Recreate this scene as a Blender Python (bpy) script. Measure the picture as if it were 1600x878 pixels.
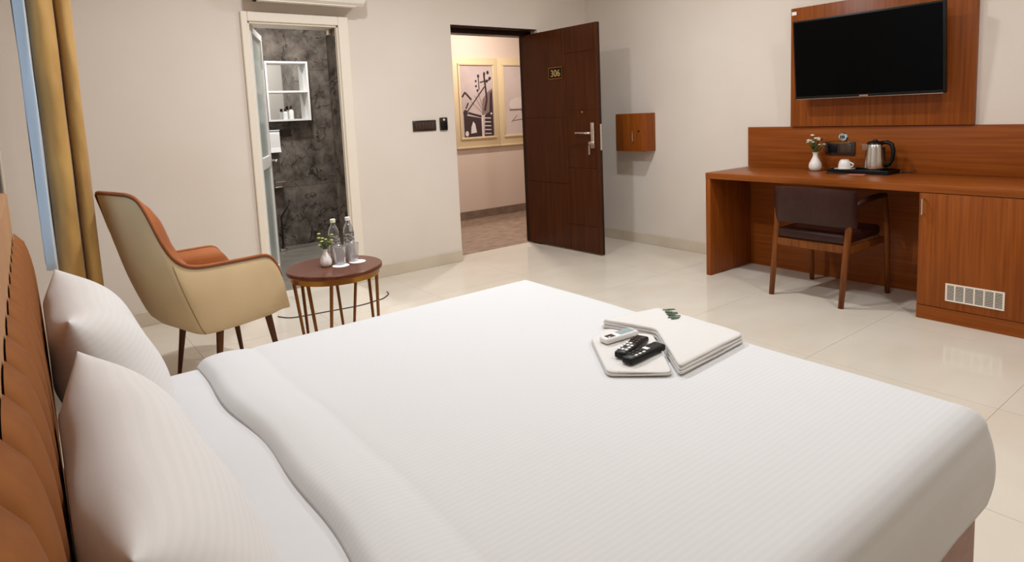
import bpy, bmesh, math, random
from mathutils import Vector, Matrix, noise
random.seed(7)
sc = bpy.context.scene
for o in list(bpy.data.objects): bpy.data.objects.remove(o, do_unlink=True)
C = sc.collection
PI = math.pi

# ------------------------------------------------------------------ camera
FPX, PPY = 995.5, 291.7
CAM = Vector((0.6, 0.0, 1.3042)); YAW, PITCH, ROLL = 0.91929, -0.11388, -0.04372
fw = Vector((math.cos(YAW)*math.cos(PITCH), math.sin(YAW)*math.cos(PITCH), math.sin(PITCH)))
rt = Vector((math.sin(YAW), -math.cos(YAW), 0)); up = rt.cross(fw)
Rv = math.cos(ROLL)*rt + math.sin(ROLL)*up; Uv = -math.sin(ROLL)*rt + math.cos(ROLL)*up
cd = bpy.data.cameras.new('camera'); cam = bpy.data.objects.new('camera', cd); C.objects.link(cam)
cam.matrix_world = Matrix(((Rv.x, Uv.x, -fw.x, CAM.x), (Rv.y, Uv.y, -fw.y, CAM.y), (Rv.z, Uv.z, -fw.z, CAM.z), (0, 0, 0, 1)))
cd.sensor_fit = 'HORIZONTAL'; cd.sensor_width = 36; cd.lens = FPX/1600*36
cd.shift_y = -(439-PPY)/1600; cd.clip_start = 0.02
sc.camera = cam

# ------------------------------------------------------------------ world, exposure
w = bpy.data.worlds.new('world'); sc.world = w; w.use_nodes = True
wn = w.node_tree; wn.nodes['Background'].inputs[0].default_value = (0.60, 0.77, 1.0, 1); wn.nodes['Background'].inputs[1].default_value = 1.0
sc.view_settings.view_transform = 'Standard'; sc.view_settings.look = 'None'
sc.view_settings.exposure = 0.0; sc.view_settings.gamma = 1.0; sc.view_settings.use_curve_mapping = False

LAMP = 36.0            # watts for one ceiling downlight
LAMPCOL = (0.90, 0.945, 1.0)

# ------------------------------------------------------------------ helpers
def lin(c):
    f = lambda v: v/12.92 if v <= 0.04045 else ((v+0.055)/1.055)**2.4
    return tuple(f(v/255) for v in c)+(1,)

def mat(name, rgb, rough=.5, metal=0, rgb2=None, scale=(8, 8, 8), detail=4, bump=0, bscale=None, spec=.5, trans=0, ior=1.45,
        emit=None, estr=0, sheen=0, coat=0, lo=.35, hi=.65, sss=0):
    m = bpy.data.materials.new(name); m.use_nodes = True
    nt = m.node_tree; b = nt.nodes['Principled BSDF']
    b.inputs['Base Color'].default_value = lin(rgb); b.inputs['Roughness'].default_value = rough; b.inputs['Metallic'].default_value = metal
    b.inputs['Specular IOR Level'].default_value = spec; b.inputs['IOR'].default_value = ior
    b.inputs['Transmission Weight'].default_value = trans; b.inputs['Sheen Weight'].default_value = sheen; b.inputs['Coat Weight'].default_value = coat
    if emit: b.inputs['Emission Color'].default_value = lin(emit); b.inputs['Emission Strength'].default_value = estr
    if rgb2 or bump:
        tc = nt.nodes.new('ShaderNodeTexCoord')
        def nz(s):
            mp = nt.nodes.new('ShaderNodeMapping'); mp.inputs['Scale'].default_value = s
            n = nt.nodes.new('ShaderNodeTexNoise'); n.inputs['Scale'].default_value = 1; n.inputs['Detail'].default_value = detail
            nt.links.new(tc.outputs['Object'], mp.inputs[0]); nt.links.new(mp.outputs[0], n.inputs['Vector']); return n
        if rgb2:
            n = nz(scale); r = nt.nodes.new('ShaderNodeValToRGB')
            r.color_ramp.elements[0].position = lo; r.color_ramp.elements[1].position = hi
            r.color_ramp.elements[0].color = lin(rgb2); r.color_ramp.elements[1].color = lin(rgb)
            nt.links.new(n.outputs['Fac'], r.inputs[0]); nt.links.new(r.outputs[0], b.inputs['Base Color'])
        if bump:
            n = nz(bscale or scale); bp = nt.nodes.new('ShaderNodeBump'); bp.inputs['Strength'].default_value = bump; bp.inputs['Distance'].default_value = .01
            nt.links.new(n.outputs['Fac'], bp.inputs['Height']); nt.links.new(bp.outputs[0], b.inputs['Normal'])
    return m

M = {}
M['wall'] = mat('wall_paint', (229, 217, 204), .72, rgb2=(225, 212, 198), scale=(1.5, 1.5, 1.5), bump=.03, bscale=(120, 120, 120), spec=.25)
M['ceil'] = mat('ceiling_paint', (240, 236, 228), .8)
M['tile'] = mat('floor_tile', (226, 216, 200), .09, rgb2=(220, 208, 190), scale=(2.2, 3.5, 2), detail=6, spec=.5)
M['grout'] = mat('floor_grout', (212, 199, 180), .6)
M['skirt'] = mat('skirting_tile', (216, 201, 180), .3, rgb2=(206, 190, 168), scale=(3, 3, 3))
M['trim'] = mat('door_trim_cream', (238, 226, 208), .35)
M['granite'] = mat('corridor_granite', (170, 146, 126), .12, rgb2=(138, 114, 96), scale=(7, 18, 7), detail=8)
M['graniteskirt'] = mat('corridor_skirting', (138, 116, 98), .25, rgb2=(118, 98, 84), scale=(9, 9, 9))
M['corr'] = mat('corridor_paint', (214, 194, 178), .7)
M['framecream'] = mat('picture_board_cream', (212, 190, 152), .45)
M['mauve'] = mat('print_paper', (196, 178, 172), .6, rgb2=(176, 156, 152), scale=(2, 2, 3))
M['pale'] = mat('print_paper_pale', (206, 190, 182), .6, rgb2=(196, 178, 170), scale=(2, 2, 3))
M['ink'] = mat('print_ink', (58, 42, 42), .6)
M['inkmid'] = mat('print_ink_mid', (128, 106, 102), .6)
M['inklight'] = mat('print_ink_light', (214, 200, 192), .6)

def wood(name, rgb, rgb2, axis, rough=.35, coat=0, fine=60):
    s = [fine, fine, fine]; s['xyz'.index(axis)] = 2.0
    return mat(name, rgb, rough, rgb2=rgb2, scale=tuple(s), detail=5, bump=.04, bscale=tuple(s), coat=coat, lo=.3, hi=.7, spec=.22)
M['teak_y'] = wood('teak_laminate_along', (152, 82, 30), (128, 63, 18), 'y')
M['teak_z'] = wood('teak_laminate_upright', (152, 81, 28), (124, 61, 17), 'z')
M['teak_x'] = wood('teak_laminate_deep', (158, 94, 56), (130, 71, 40), 'x')
M['door'] = wood('dark_door_veneer', (78, 38, 13), (60, 27, 8), 'z', .3, fine=28)
M['doordark'] = wood('dark_door_frame', (52, 26, 16), (38, 18, 11), 'z', .35)
M['chairwood'] = wood('chair_wood', (138, 78, 34), (100, 54, 22), 'z', .35)
M['leather'] = mat('brown_leather', (58, 30, 25), .36, rgb2=(50, 26, 21), scale=(30, 30, 30), spec=.3, bump=.08, bscale=(160, 160, 160))
M['walnut'] = wood('walnut_top', (112, 62, 40), (84, 44, 28), 'x', .3)
M['brass'] = mat('antique_brass', (170, 122, 58), .3, 1)
M['bronze'] = mat('bronze_rod', (128, 82, 44), .3, 1)
M['steel'] = mat('brushed_steel', (205, 200, 192), .22, 1)
M['chrome'] = mat('satin_chrome', (225, 215, 205), .2, 1)
M['black'] = mat('black_plastic', (10, 9, 9), .4, spec=.3)
M['screen'] = mat('tv_screen', (3, 3, 3), .3, spec=.08)
M['blackgloss'] = mat('black_gloss', (8, 7, 7), .12)
M['smoke'] = mat('dark_switch_plate', (52, 38, 30), .2)
M['smoke2'] = mat('switch_rocker', (70, 54, 44), .2)
M['porcelain'] = mat('white_porcelain', (238, 230, 222), .2)
M['white'] = mat('white_plastic', (236, 232, 226), .35)
M['paper'] = mat('white_paper', (244, 240, 236), .7)
M['green'] = mat('leaf_green', (92, 112, 52), .5, rgb2=(66, 88, 38), scale=(30, 30, 30))
M['flower'] = mat('white_petal', (250, 244, 226), .6)
M['yellowgreen'] = mat('yellow_green_bud', (196, 196, 112), .6)
M['capyellow'] = mat('bottle_cap_pale', (226, 226, 196), .4)
M['stitchgreen'] = mat('green_embroidery', (70, 92, 62), .7)
M['greyscreen'] = mat('remote_lcd', (150, 168, 170), .3)
M['cushion'] = mat('cream_leatherette', (212, 186, 144), .55, rgb2=(203, 176, 134), scale=(3, 3, 3), bump=.03, bscale=(150, 150, 150))
M['orange'] = mat('orange_velvet', (170, 96, 42), .75, rgb2=(150, 80, 32), scale=(5, 5, 5), sheen=.1)
M['shellseam'] = mat('cream_seam', (140, 114, 78), .6)
M['seam'] = mat('dark_piping', (92, 54, 30), .6)
M['legbrown'] = wood('leg_wood', (96, 58, 32), (70, 40, 22), 'z', .35)
M['velvet'] = mat('headboard_velvet', (152, 94, 48), .8, rgb2=(128, 74, 34), scale=(14, 14, 5), spec=.2, bump=.05, bscale=(50, 50, 50))
M['hbpanel'] = mat('headboard_panel', (176, 130, 88), .6, rgb2=(168, 120, 78), scale=(3, 3, 3))
M['bedwood'] = wood('bed_base_wood', (146, 92, 66), (128, 78, 54), 'y', .4)
M['gold'] = mat('gold_satin_curtain', (190, 146, 76), .42, rgb2=(164, 120, 56), scale=(10, 10, 2.5), sheen=.3, bump=.15, bscale=(16, 16, 5))
M['alu'] = mat('aluminium', (190, 200, 208), .3, .8)
M['frost'] = mat('frosted_panel', (176, 182, 174), .25, spec=.5)
M['bathfloor'] = mat('bath_floor', (150, 142, 130), .3, rgb2=(130, 122, 112), scale=(6, 6, 6))
M['mirror'] = mat('mirror', (225, 228, 228), .03, 1)
M['bathpaint'] = mat('bath_ceiling', (220, 214, 204), .7)
M['darkbottle'] = mat('amber_bottle', (60, 40, 30), .2)
M['rubber'] = mat('cord_rubber', (30, 26, 24), .5)
M['towelw'] = mat('white_terry', (226, 221, 215), .9, bump=.25, bscale=(260, 260, 260), sheen=.3)
M['ac'] = mat('ac_plastic', (236, 228, 214), .35)
M['lampglow'] = mat('lamp_diffuser', (255, 250, 240), .5, emit=(255, 240, 220), estr=6)
M['outletchrome'] = mat('cap_chrome', (200, 215, 225), .15, 1)
M['redprint'] = mat('printed_sachet', (196, 120, 100), .5)

def linen(name, rgb, stripes=True, axis=1):
    m = bpy.data.materials.new(name); m.use_nodes = True; nt = m.node_tree; b = nt.nodes['Principled BSDF']
    b.inputs['Roughness'].default_value = .85; b.inputs['Sheen Weight'].default_value = .15; b.inputs['Specular IOR Level'].default_value = .25
    tc = nt.nodes.new('ShaderNodeTexCoord'); wv = nt.nodes.new('ShaderNodeTexWave'); wv.bands_direction = 'XYZ'[axis]
    wv.inputs['Scale'].default_value = 22; wv.inputs['Distortion'].default_value = .4
    nt.links.new(tc.outputs['Object'], wv.inputs['Vector'])
    r = nt.nodes.new('ShaderNodeValToRGB'); r.color_ramp.elements[0].position = .45; r.color_ramp.elements[1].position = .55
    k = .988 if stripes else 1
    r.color_ramp.elements[0].color = lin(tuple(v*k for v in rgb)); r.color_ramp.elements[1].color = lin(rgb)
    nt.links.new(wv.outputs['Fac'], r.inputs[0]); nt.links.new(r.outputs[0], b.inputs['Base Color'])
    n = nt.nodes.new('ShaderNodeTexNoise'); n.inputs['Scale'].default_value = 5; n.inputs['Detail'].default_value = 3
    nt.links.new(tc.outputs['Object'], n.inputs['Vector'])
    bp = nt.nodes.new('ShaderNodeBump'); bp.inputs['Strength'].default_value = .12; bp.inputs['Distance'].default_value = .02
    nt.links.new(n.outputs['Fac'], bp.inputs['Height']); nt.links.new(bp.outputs[0], b.inputs['Normal'])
    return m
M['duvet'] = linen('white_striped_cotton', (219, 217, 215), True, 1)
M['sheet'] = linen('white_plain_cotton', (222, 220, 219), False)
M['pillow'] = linen('white_pillowcase', (228, 223, 219), True, 2)

def marble():
    m = bpy.data.materials.new('dark_marble'); m.use_nodes = True; nt = m.node_tree; b = nt.nodes['Principled BSDF']
    b.inputs['Roughness'].default_value = .22
    tc = nt.nodes.new('ShaderNodeTexCoord')
    n1 = nt.nodes.new('ShaderNodeTexNoise'); n1.inputs['Scale'].default_value = 6; n1.inputs['Detail'].default_value = 9; n1.inputs['Roughness'].default_value = .68
    r1 = nt.nodes.new('ShaderNodeValToRGB'); r1.color_ramp.elements[0].position = .36; r1.color_ramp.elements[1].position = .66
    r1.color_ramp.elements[0].color = lin((66, 58, 52)); r1.color_ramp.elements[1].color = lin((128, 117, 106))
    n2 = nt.nodes.new('ShaderNodeTexNoise'); n2.inputs['Scale'].default_value = 2.4; n2.inputs['Detail'].default_value = 5; n2.inputs['Distortion'].default_value = 1.3
    r2 = nt.nodes.new('ShaderNodeValToRGB')
    e = r2.color_ramp.elements; e[0].position = .485; e[0].color = (0, 0, 0, 1); e[1].position = .5; e[1].color = (1, 1, 1, 1)
    x = e.new(.515); x.color = (0, 0, 0, 1)
    mx = nt.nodes.new('ShaderNodeMix'); mx.data_type = 'RGBA'
    nt.links.new(tc.outputs['Object'], n1.inputs['Vector']); nt.links.new(tc.outputs['Object'], n2.inputs['Vector'])
    nt.links.new(n1.outputs['Fac'], r1.inputs[0]); nt.links.new(n2.outputs['Fac'], r2.inputs[0])
    nt.links.new(r2.outputs[0], mx.inputs['Factor']); nt.links.new(r1.outputs[0], mx.inputs['A']); mx.inputs['B'].default_value = lin((40, 34, 30))
    nt.links.new(mx.outputs['Result'], b.inputs['Base Color']); return m
M['marble'] = marble()

def clear(name, rgb=(1, 1, 1), rough=.02, ior=1.3, mixf=.25, haze=0):
    # thin clear plastic / glass: mostly see-through with a glossy skin
    m = bpy.data.materials.new(name); m.use_nodes = True; nt = m.node_tree; nt.nodes.remove(nt.nodes['Principled BSDF'])
    t = nt.nodes.new('ShaderNodeBsdfTransparent'); t.inputs[0].default_value = tuple(rgb)+(1,)
    g = nt.nodes.new('ShaderNodeBsdfGlossy'); g.inputs['Roughness'].default_value = rough
    l = nt.nodes.new('ShaderNodeLayerWeight'); l.inputs[0].default_value = mixf
    mx = nt.nodes.new('ShaderNodeMixShader'); nt.links.new(l.outputs['Facing'], mx.inputs[0])
    nt.links.new(t.outputs[0], mx.inputs[1]); nt.links.new(g.outputs[0], mx.inputs[2])
    dd = nt.nodes.new('ShaderNodeBsdfDiffuse'); dd.inputs[0].default_value = (.9, .9, .9, 1)
    m2 = nt.nodes.new('ShaderNodeMixShader'); m2.inputs[0].default_value = haze
    nt.links.new(mx.outputs[0], m2.inputs[1]); nt.links.new(dd.outputs[0], m2.inputs[2])
    nt.links.new(m2.outputs[0], nt.nodes['Material Output'].inputs[0]); return m
M['clear'] = clear('clear_plastic', (.92, .93, .94), .08, mixf=.5, haze=.035)
M['pane'] = clear('window_pane', (.95, .98, 1), .02, mixf=.1)
M['glass'] = clear('drinking_glass', (.92, .92, .92), .06, mixf=.55, haze=.16)

def sheermat():
    m = bpy.data.materials.new('sheer_voile'); m.use_nodes = True; nt = m.node_tree; nt.nodes.remove(nt.nodes['Principled BSDF'])
    d = nt.nodes.new('ShaderNodeBsdfDiffuse'); d.inputs[0].default_value = (.85, .88, .9, 1)
    t = nt.nodes.new('ShaderNodeBsdfTranslucent'); t.inputs[0].default_value = (.85, .88, .9, 1)
    mx = nt.nodes.new('ShaderNodeMixShader'); mx.inputs[0].default_value = .5
    nt.links.new(d.outputs[0], mx.inputs[1]); nt.links.new(t.outputs[0], mx.inputs[2]); nt.links.new(mx.outputs[0], nt.nodes['Material Output'].inputs[0]); return m
M['sheer'] = sheermat()

class MB:
    def __init__(s): s.v = []; s.f = []
    def add(s, vs, fs):
        o = len(s.v); s.v += [tuple(x) for x in vs]; s.f += [tuple(i+o for i in f) for f in fs]; return s
    def box(s, x0, x1, y0, y1, z0, z1, bev=0, seg=2):
        x0, x1 = sorted((x0, x1)); y0, y1 = sorted((y0, y1)); z0, z1 = sorted((z0, z1))
        vs = [(x0,y0,z0),(x1,y0,z0),(x1,y1,z0),(x0,y1,z0),(x0,y0,z1),(x1,y0,z1),(x1,y1,z1),(x0,y1,z1)]
        fs = [(3,2,1,0),(4,5,6,7),(0,1,5,4),(1,2,6,5),(2,3,7,6),(3,0,4,7)]
        if bev:
            bm = bmesh.new(); bv = [bm.verts.new(v) for v in vs]
            for f in fs: bm.faces.new([bv[i] for i in f])
            bmesh.ops.bevel(bm, geom=list(bm.edges), offset=bev, segments=seg, profile=.5, affect='EDGES')
            bm.verts.index_update(); vs = [v.co[:] for v in bm.verts]; fs = [[v.index for v in f.verts] for f in bm.faces]; bm.free()
        return s.add(vs, fs)
    def lathe(s, prof, c=(0, 0, 0), n=28, caps=True, sx=1, sy=1):
        vs = []; fs = []
        for r, z in prof:
            for k in range(n):
                a = 2*PI*k/n; vs.append((c[0]+sx*r*math.cos(a), c[1]+sy*r*math.sin(a), c[2]+z))
        for i in range(len(prof)-1):
            for k in range(n):
                k2 = (k+1) % n; fs.append((i*n+k, i*n+k2, (i+1)*n+k2, (i+1)*n+k))
        if caps:
            fs.append(tuple(reversed(range(n)))); fs.append(tuple(range((len(prof)-1)*n, len(prof)*n)))
        return s.add(vs, fs)
    def tube(s, pts, r, n=10, closed=False):
        P = [Vector(p) for p in pts]; m = len(P); rr = r if isinstance(r, (list, tuple)) else [r]*m
        vs = []; fs = []; prev = None
        for i in range(m):
            t = (P[(i+1) % m]-P[i-1]) if closed else (P[min(i+1, m-1)]-P[max(i-1, 0)])
            t.normalize()
            if prev is None:
                a = Vector((0, 0, 1)) if abs(t.z) < .9 else Vector((1, 0, 0)); nrm = t.cross(a).normalized()
            else: nrm = (prev-t*prev.dot(t)).normalized()
            prev = nrm; b = t.cross(nrm)
            for k in range(n):
                an = 2*PI*k/n; vs.append(P[i]+(nrm*math.cos(an)+b*math.sin(an))*rr[i])
        for i in range(m if closed else m-1):
            j = (i+1) % m
            for k in range(n):
                k2 = (k+1) % n; fs.append((i*n+k, i*n+k2, j*n+k2, j*n+k))
        if not closed: fs.append(tuple(reversed(range(n)))); fs.append(tuple(range((m-1)*n, m*n)))
        return s.add(vs, fs)
    def grid(s, fn, nu, nv, flip=False):
        vs = [fn(i/nu, j/nv) for i in range(nu+1) for j in range(nv+1)]; fs = []
        for i in range(nu):
            for j in range(nv):
                a = i*(nv+1)+j; q = (a, a+nv+1, a+nv+2, a+1); fs.append(q[::-1] if flip else q)
        return s.add(vs, fs)
    def prism(s, poly, axis, a, b):
        # poly: 2-D outline, extruded along axis from a to b
        n = len(poly)
        def p(q, h): return {'x': (h, q[0], q[1]), 'y': (q[0], h, q[1]), 'z': (q[0], q[1], h)}[axis]
        vs = [p(q, a) for q in poly]+[p(q, b) for q in poly]
        fs = [tuple(reversed(range(n))), tuple(range(n, 2*n))]+[(i, (i+1) % n, n+(i+1) % n, n+i) for i in range(n)]
        return s.add(vs, fs)
    def ball(s, c, r, n=8, m=6, sz=1):
        return s.lathe([(max(r*math.sin(PI*i/m), 1e-4), -r*sz*math.cos(PI*i/m)) for i in range(m+1)], c, n)
    def build(s, name, m, parent=None, smooth=False, merge=False, subsurf=0, solid=0, angle=None):
        me = bpy.data.meshes.new(name); me.from_pydata(s.v, [], s.f)
        bm = bmesh.new(); bm.from_mesh(me)
        if merge: bmesh.ops.remove_doubles(bm, verts=bm.verts, dist=1e-4)
        bmesh.ops.recalc_face_normals(bm, faces=bm.faces)
        bm.to_mesh(me); bm.free()
        me.materials.append(M[m] if isinstance(m, str) else m)
        if smooth:
            for p in me.polygons: p.use_smooth = True
            if angle: me.set_sharp_from_angle(angle=math.radians(angle))
        o = bpy.data.objects.new(name, me); C.objects.link(o)
        if parent: o.parent = parent
        if solid:
            md = o.modifiers.new('thick', 'SOLIDIFY'); md.thickness = solid; md.offset = 0
        if subsurf:
            md = o.modifiers.new('sub', 'SUBSURF'); md.levels = subsurf; md.render_levels = subsurf
        return o

def tag(o, label, cat, group=None):
    o['label'] = label; o['category'] = cat
    if group: o['group'] = group
    return o
def thing(name, label, cat, loc=(0, 0, 0), rz=0, group=None):
    o = bpy.data.objects.new(name, None); C.objects.link(o); o.location = loc; o.rotation_euler = (0, 0, rz); o.empty_display_size = .1
    return tag(o, label, cat, group)
def struct(o): o['kind'] = 'structure'; return o
def copy_tree(o, parent=None):
    c = o.copy(); C.objects.link(c); c.parent = parent
    for ch in list(o.children): copy_tree(ch, c)
    return c
def bx(name, m, parent, *a, bev=0, seg=2): return MB().box(*a, bev=bev, seg=seg).build(name, m, parent, smooth=bool(bev), angle=40)

# ------------------------------------------------------------------ room numbers
LX, RX, LY, FY, CZ = 0.50, 5.295, 4.80, -1.9, 2.80      # head wall, TV wall, door wall, wall behind camera, ceiling
WT = 0.20
BX0, BX1, BZ = 1.955, 2.625, 2.037                      # bathroom opening
EX0, EX1, EZ = 3.661, 4.645, 2.10                       # entrance opening
BY = 6.64; CY = 6.69                                    # far walls of bathroom and corridor

# floor with tiles
fl = struct(MB().box(LX-WT, RX+WT, FY-WT, LY+WT, -.12, -.004).build('floor', 'grout'))
ts = .8; tile0 = None
x0, y0 = 5.295-7*ts, 4.80-9*ts
for i in range(8):
    for j in range(10):
        a0, a1 = max(x0+i*ts, LX), min(x0+(i+1)*ts, RX); b0, b1 = max(y0+j*ts, FY), min(y0+(j+1)*ts, LY)
        if a1-a0 < .05 or b1-b0 < .05: continue
        bx('tile', 'tile', fl, a0+.0008, a1-.0008, b0+.0008, b1-.0008, -.004, 0)
struct(MB().box(LX-WT, RX+WT, FY-WT, LY+WT, CZ, CZ+.1).build('ceiling', 'ceil'))

wb = MB()
for a in ((LX-WT, BX0, 0, CZ), (BX0, BX1, BZ, CZ), (BX1, EX0, 0, CZ), (EX0, EX1, EZ, CZ), (EX1, RX+WT, 0, CZ)):
    wb.box(a[0], a[1], LY, LY+WT, a[2], a[3])
struct(wb.build('wall_back', 'wall'))
struct(MB().box(RX, RX+WT, FY, LY, 0, CZ).build('wall_right', 'wall'))
struct(MB().box(LX-WT, RX+WT, FY-WT, FY, 0, CZ).build('wall_front', 'wall'))
WY0, WY1, WZ0, WZ1 = 2.55, 3.68, .66, 2.25
wl = MB()
wl.box(LX-WT, LX, FY, WY0, 0, CZ); wl.box(LX-WT, LX, WY1, LY, 0, CZ); wl.box(LX-WT, LX, WY0, WY1, 0, WZ0); wl.box(LX-WT, LX, WY0, WY1, WZ1, CZ)
struct(wl.build('wall_left', 'wall'))
# window in the head wall
wi = struct(thing('window_1', 'aluminium framed window behind the gold curtain', 'window', (LX-.1, (WY0+WY1)/2, WZ0)))
hw = (WY1-WY0)/2; hh = WZ1-WZ0
fr = MB(); fr.box(-.03, .03, -hw, -hw+.05, 0, hh); fr.box(-.03, .03, hw-.05, hw, 0, hh); fr.box(-.03, .03, -hw+.05, hw-.05, 0, .05); fr.box(-.03, .03, -hw+.05, hw-.05, hh-.05, hh); fr.box(-.03, .03, -.025, .025, .05, hh-.05)
fr.build('window_frame', 'alu', wi)
bx('pane', 'pane', wi, -.004, .004, -hw+.05, -.025, .05, hh-.05); bx('pane', 'pane', wi, -.004, .004, .025, hw-.05, .05, hh-.05)

# skirting
def skirt(name, *a, m='skirt'): return struct(MB().box(*a, bev=.003).build(name, m))
sk = MB(); sk.box(LX, BX0-.045, LY-.012, LY, 0, .10, bev=.003); sk.box(BX1+.085, EX0, LY-.012, LY, 0, .10, bev=.003); sk.box(EX1, RX-.012, LY-.012, LY, 0, .1, bev=.003)
struct(sk.build('baseboard_back', 'skirt'))
skirt('baseboard_right', RX-.012, RX, 2.945, LY-.012, 0, .10)
skirt('baseboard_left', LX, LX+.012, 2.40, LY-.012, 0, .10)

# bathroom door trim
t = MB()
t.box(BX0-.046, BX0, LY-.03, LY+.001, 0, BZ+.068, bev=.006); t.box(BX1, BX1+.083, LY-.03, LY+.001, 0, BZ+.068, bev=.006); t.box(BX0, BX1, LY-.03, LY+.001, BZ, BZ+.068, bev=.006)
t.box(BX0-.02, BX0+.012, LY-.012, LY+WT, 0, BZ); t.box(BX1-.012, BX1+.02, LY-.012, LY+WT, 0, BZ); t.box(BX0, BX1, LY-.012, LY+WT, BZ-.012, BZ+.02)
struct(t.build('trim_1', 'trim'))
struct(MB().box(BX1-.014, BX1+.02, LY+.025, LY+WT+.005, 0, BZ-.012).build('trim_3', 'marble'))
# entrance lining (dark timber)
t = MB()
t.box(EX0-.004, EX0+.012, LY+.10, LY+.27, 0, EZ); t.box(EX1-.012, EX1+.004, LY+.10, LY+.27, 0, EZ); t.box(EX0+.012, EX1-.012, LY+.015, LY+.27, EZ-.012, EZ+.002); t.box(EX0+.012, EX1-.012, LY+.14, LY+.27, EZ-.05, EZ-.012)
struct(t.build('trim_2', 'doordark'))

# ------------------------------------------------------------------ bathroom
bf = struct(MB().box(1.0, 3.30, LY+WT, BY+.15, -.12, -.002).build('floor.001', 'bathfloor'))
bw = struct(MB().box(1.0, 3.40, BY+.012, BY+.15, 0, 2.6).build('wall_bath_back', 'grout'))
tw, th = .60, 1.2
for i in range(4):
    for j in range(3):
        a0 = 1.02+i*tw; z0 = j*th-.55; z1 = min(z0+th, 2.6); z0 = max(z0, 0)
        if z1-z0 > .05: bx('tile', 'marble', bw, a0+.001, min(a0+tw, 3.40)-.001, BY, BY+.012, z0+.001, z1-.001)
struct(MB().box(3.30, 3.38, LY+WT, BY, 0, 2.6).build('wall_bath_right', 'marble'))
struct(MB().box(.98, 1.06, LY+WT, BY, 0, 2.6).build('wall_bath_left', 'marble'))
struct(MB().box(1.0, 3.38, LY+WT, BY+.15, 2.6, 2.68).build('ceiling.001', 'bathpaint'))
struct(MB().box(1.06, 3.30, BY-.02, BY, 0, .03).build('baseboard_bath', 'bathfloor'))

# door_1: bathroom leaf, aluminium frame with frosted panels, swung inwards
d = struct(thing('door_1', 'white aluminium bathroom door with frosted panel, open inwards', 'door', (BX0+.030, LY+.085, .01), math.atan2(.64, .27)))
L = .63; H = 2.015
f = MB(); f.box(0, .05, -.018, .018, 0, H, bev=.003); f.box(L-.05, L, -.018, .018, 0, H, bev=.003)
for z in (0, .95, H-.05): f.box(.05, L-.05, -.018, .018, z, z+(.09 if z else .12) if z < 1.5 else H, bev=.003)
f.build('door_frame', 'white', d)
bx('panel', 'frost', d, .05, L-.05, -.005, .005, .12, .95); bx('panel', 'frost', d, .05, L-.05, -.005, .005, 1.04, H-.05)
h = MB(); h.tube([(L-.025, -.018, 1.0), (L-.025, -.06, 1.0), (L-.04, -.065, 1.0), (L-.14, -.065, 1.0)], .009); h.lathe([(.022, 0), (.022, .006)], (L-.025, 0, 0))
MB().tube([(L-.025, -.018, .995), (L-.025, -.058, .995), (L-.035, -.066, .995), (L-.15, -.066, .995)], .009).build('door_handle', 'chrome', d, smooth=True)
MB().tube([(L-.025, .018, .995), (L-.025, .058, .995), (L-.035, .066, .995), (L-.15, .066, .995)], .009).build('door_handle', 'chrome', d, smooth=True)
# closer bracket at top right corner of the frame
b = MB().box(-.02, .02, -.02, .02, -.05, 0, bev=.004).build('door_catch', 'chrome'); b.location = (BX1-.035, LY+.10, BZ-.012); tag(b, 'small metal catch under the bathroom door head', 'catch')

# white mirror cabinet with open shelves
cb = thing('mirror_cabinet', 'white framed mirror cabinet with open shelves on the dark marble', 'cabinet', (2.785, BY, 1.33))
W2, Hc, D = .215, .595, .13
f = MB(); f.box(-W2, -W2+.018, -D, -.004, 0, Hc); f.box(W2-.018, W2, -D, -.004, 0, Hc); f.box(-W2+.018, W2-.018, -D, -.004, 0, .018); f.box(-W2+.018, W2-.018, -D, -.004, Hc-.018, Hc)
f.build('frame', 'white', cb)
bx('shelf', 'white', cb, -W2+.018, W2-.018, -D, -.014, .285, .303)
bx('mirror', 'mirror', cb, -W2+.018, W2-.018, -.014, -.004, .018, Hc-.018)
for k, (x, hb) in enumerate(((2.755, .105), (2.815, .13))):
    bt = thing('toiletry_bottle', ('shorter' if k == 0 else 'taller')+' toiletry bottle with dark cap on the bathroom cabinet shelf', 'bottle', (x, BY-.075, 1.348), group='toiletry bottles in the bathroom cabinet')
    MB().lathe([(.022, 0), (.024, .004), (.024, hb*.62), (.012, hb*.75)], n=16).build('body', 'white', bt, smooth=True, angle=40)
    MB().lathe([(.013, hb*.75), (.013, hb), (.010, hb+.004)], n=16).build('cap', 'darkbottle', bt)
# paper dispenser
pd = thing('paper_dispenser', 'white wall-mounted hand paper dispenser under the mirror cabinet', 'dispenser', (2.60, BY, 1.02))
MB().prism([(-.115, 0), (-.10, 0), (-.085, .05), (-.085, .19), (-.075, .215), (0, .215), (0, 0)], 'x', -.075, .075).build('body', 'white', pd)
bx('lid', 'paper', pd, -.078, .078, -.09, -.003, .2155, .225, bev=.003)
bx('outlet', 'black', pd, -.05, .05, -.08, -.05, -.004, 0)
# dark switch plate in the bathroom
sp = MB().box(-.05, .05, -.012, -.001, 0, .075, bev=.003).build('bath_socket', 'smoke'); sp.location = (2.765, BY, 1.17); tag(sp, 'brown socket plate on the dark marble below the cabinet', 'socket')
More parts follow.
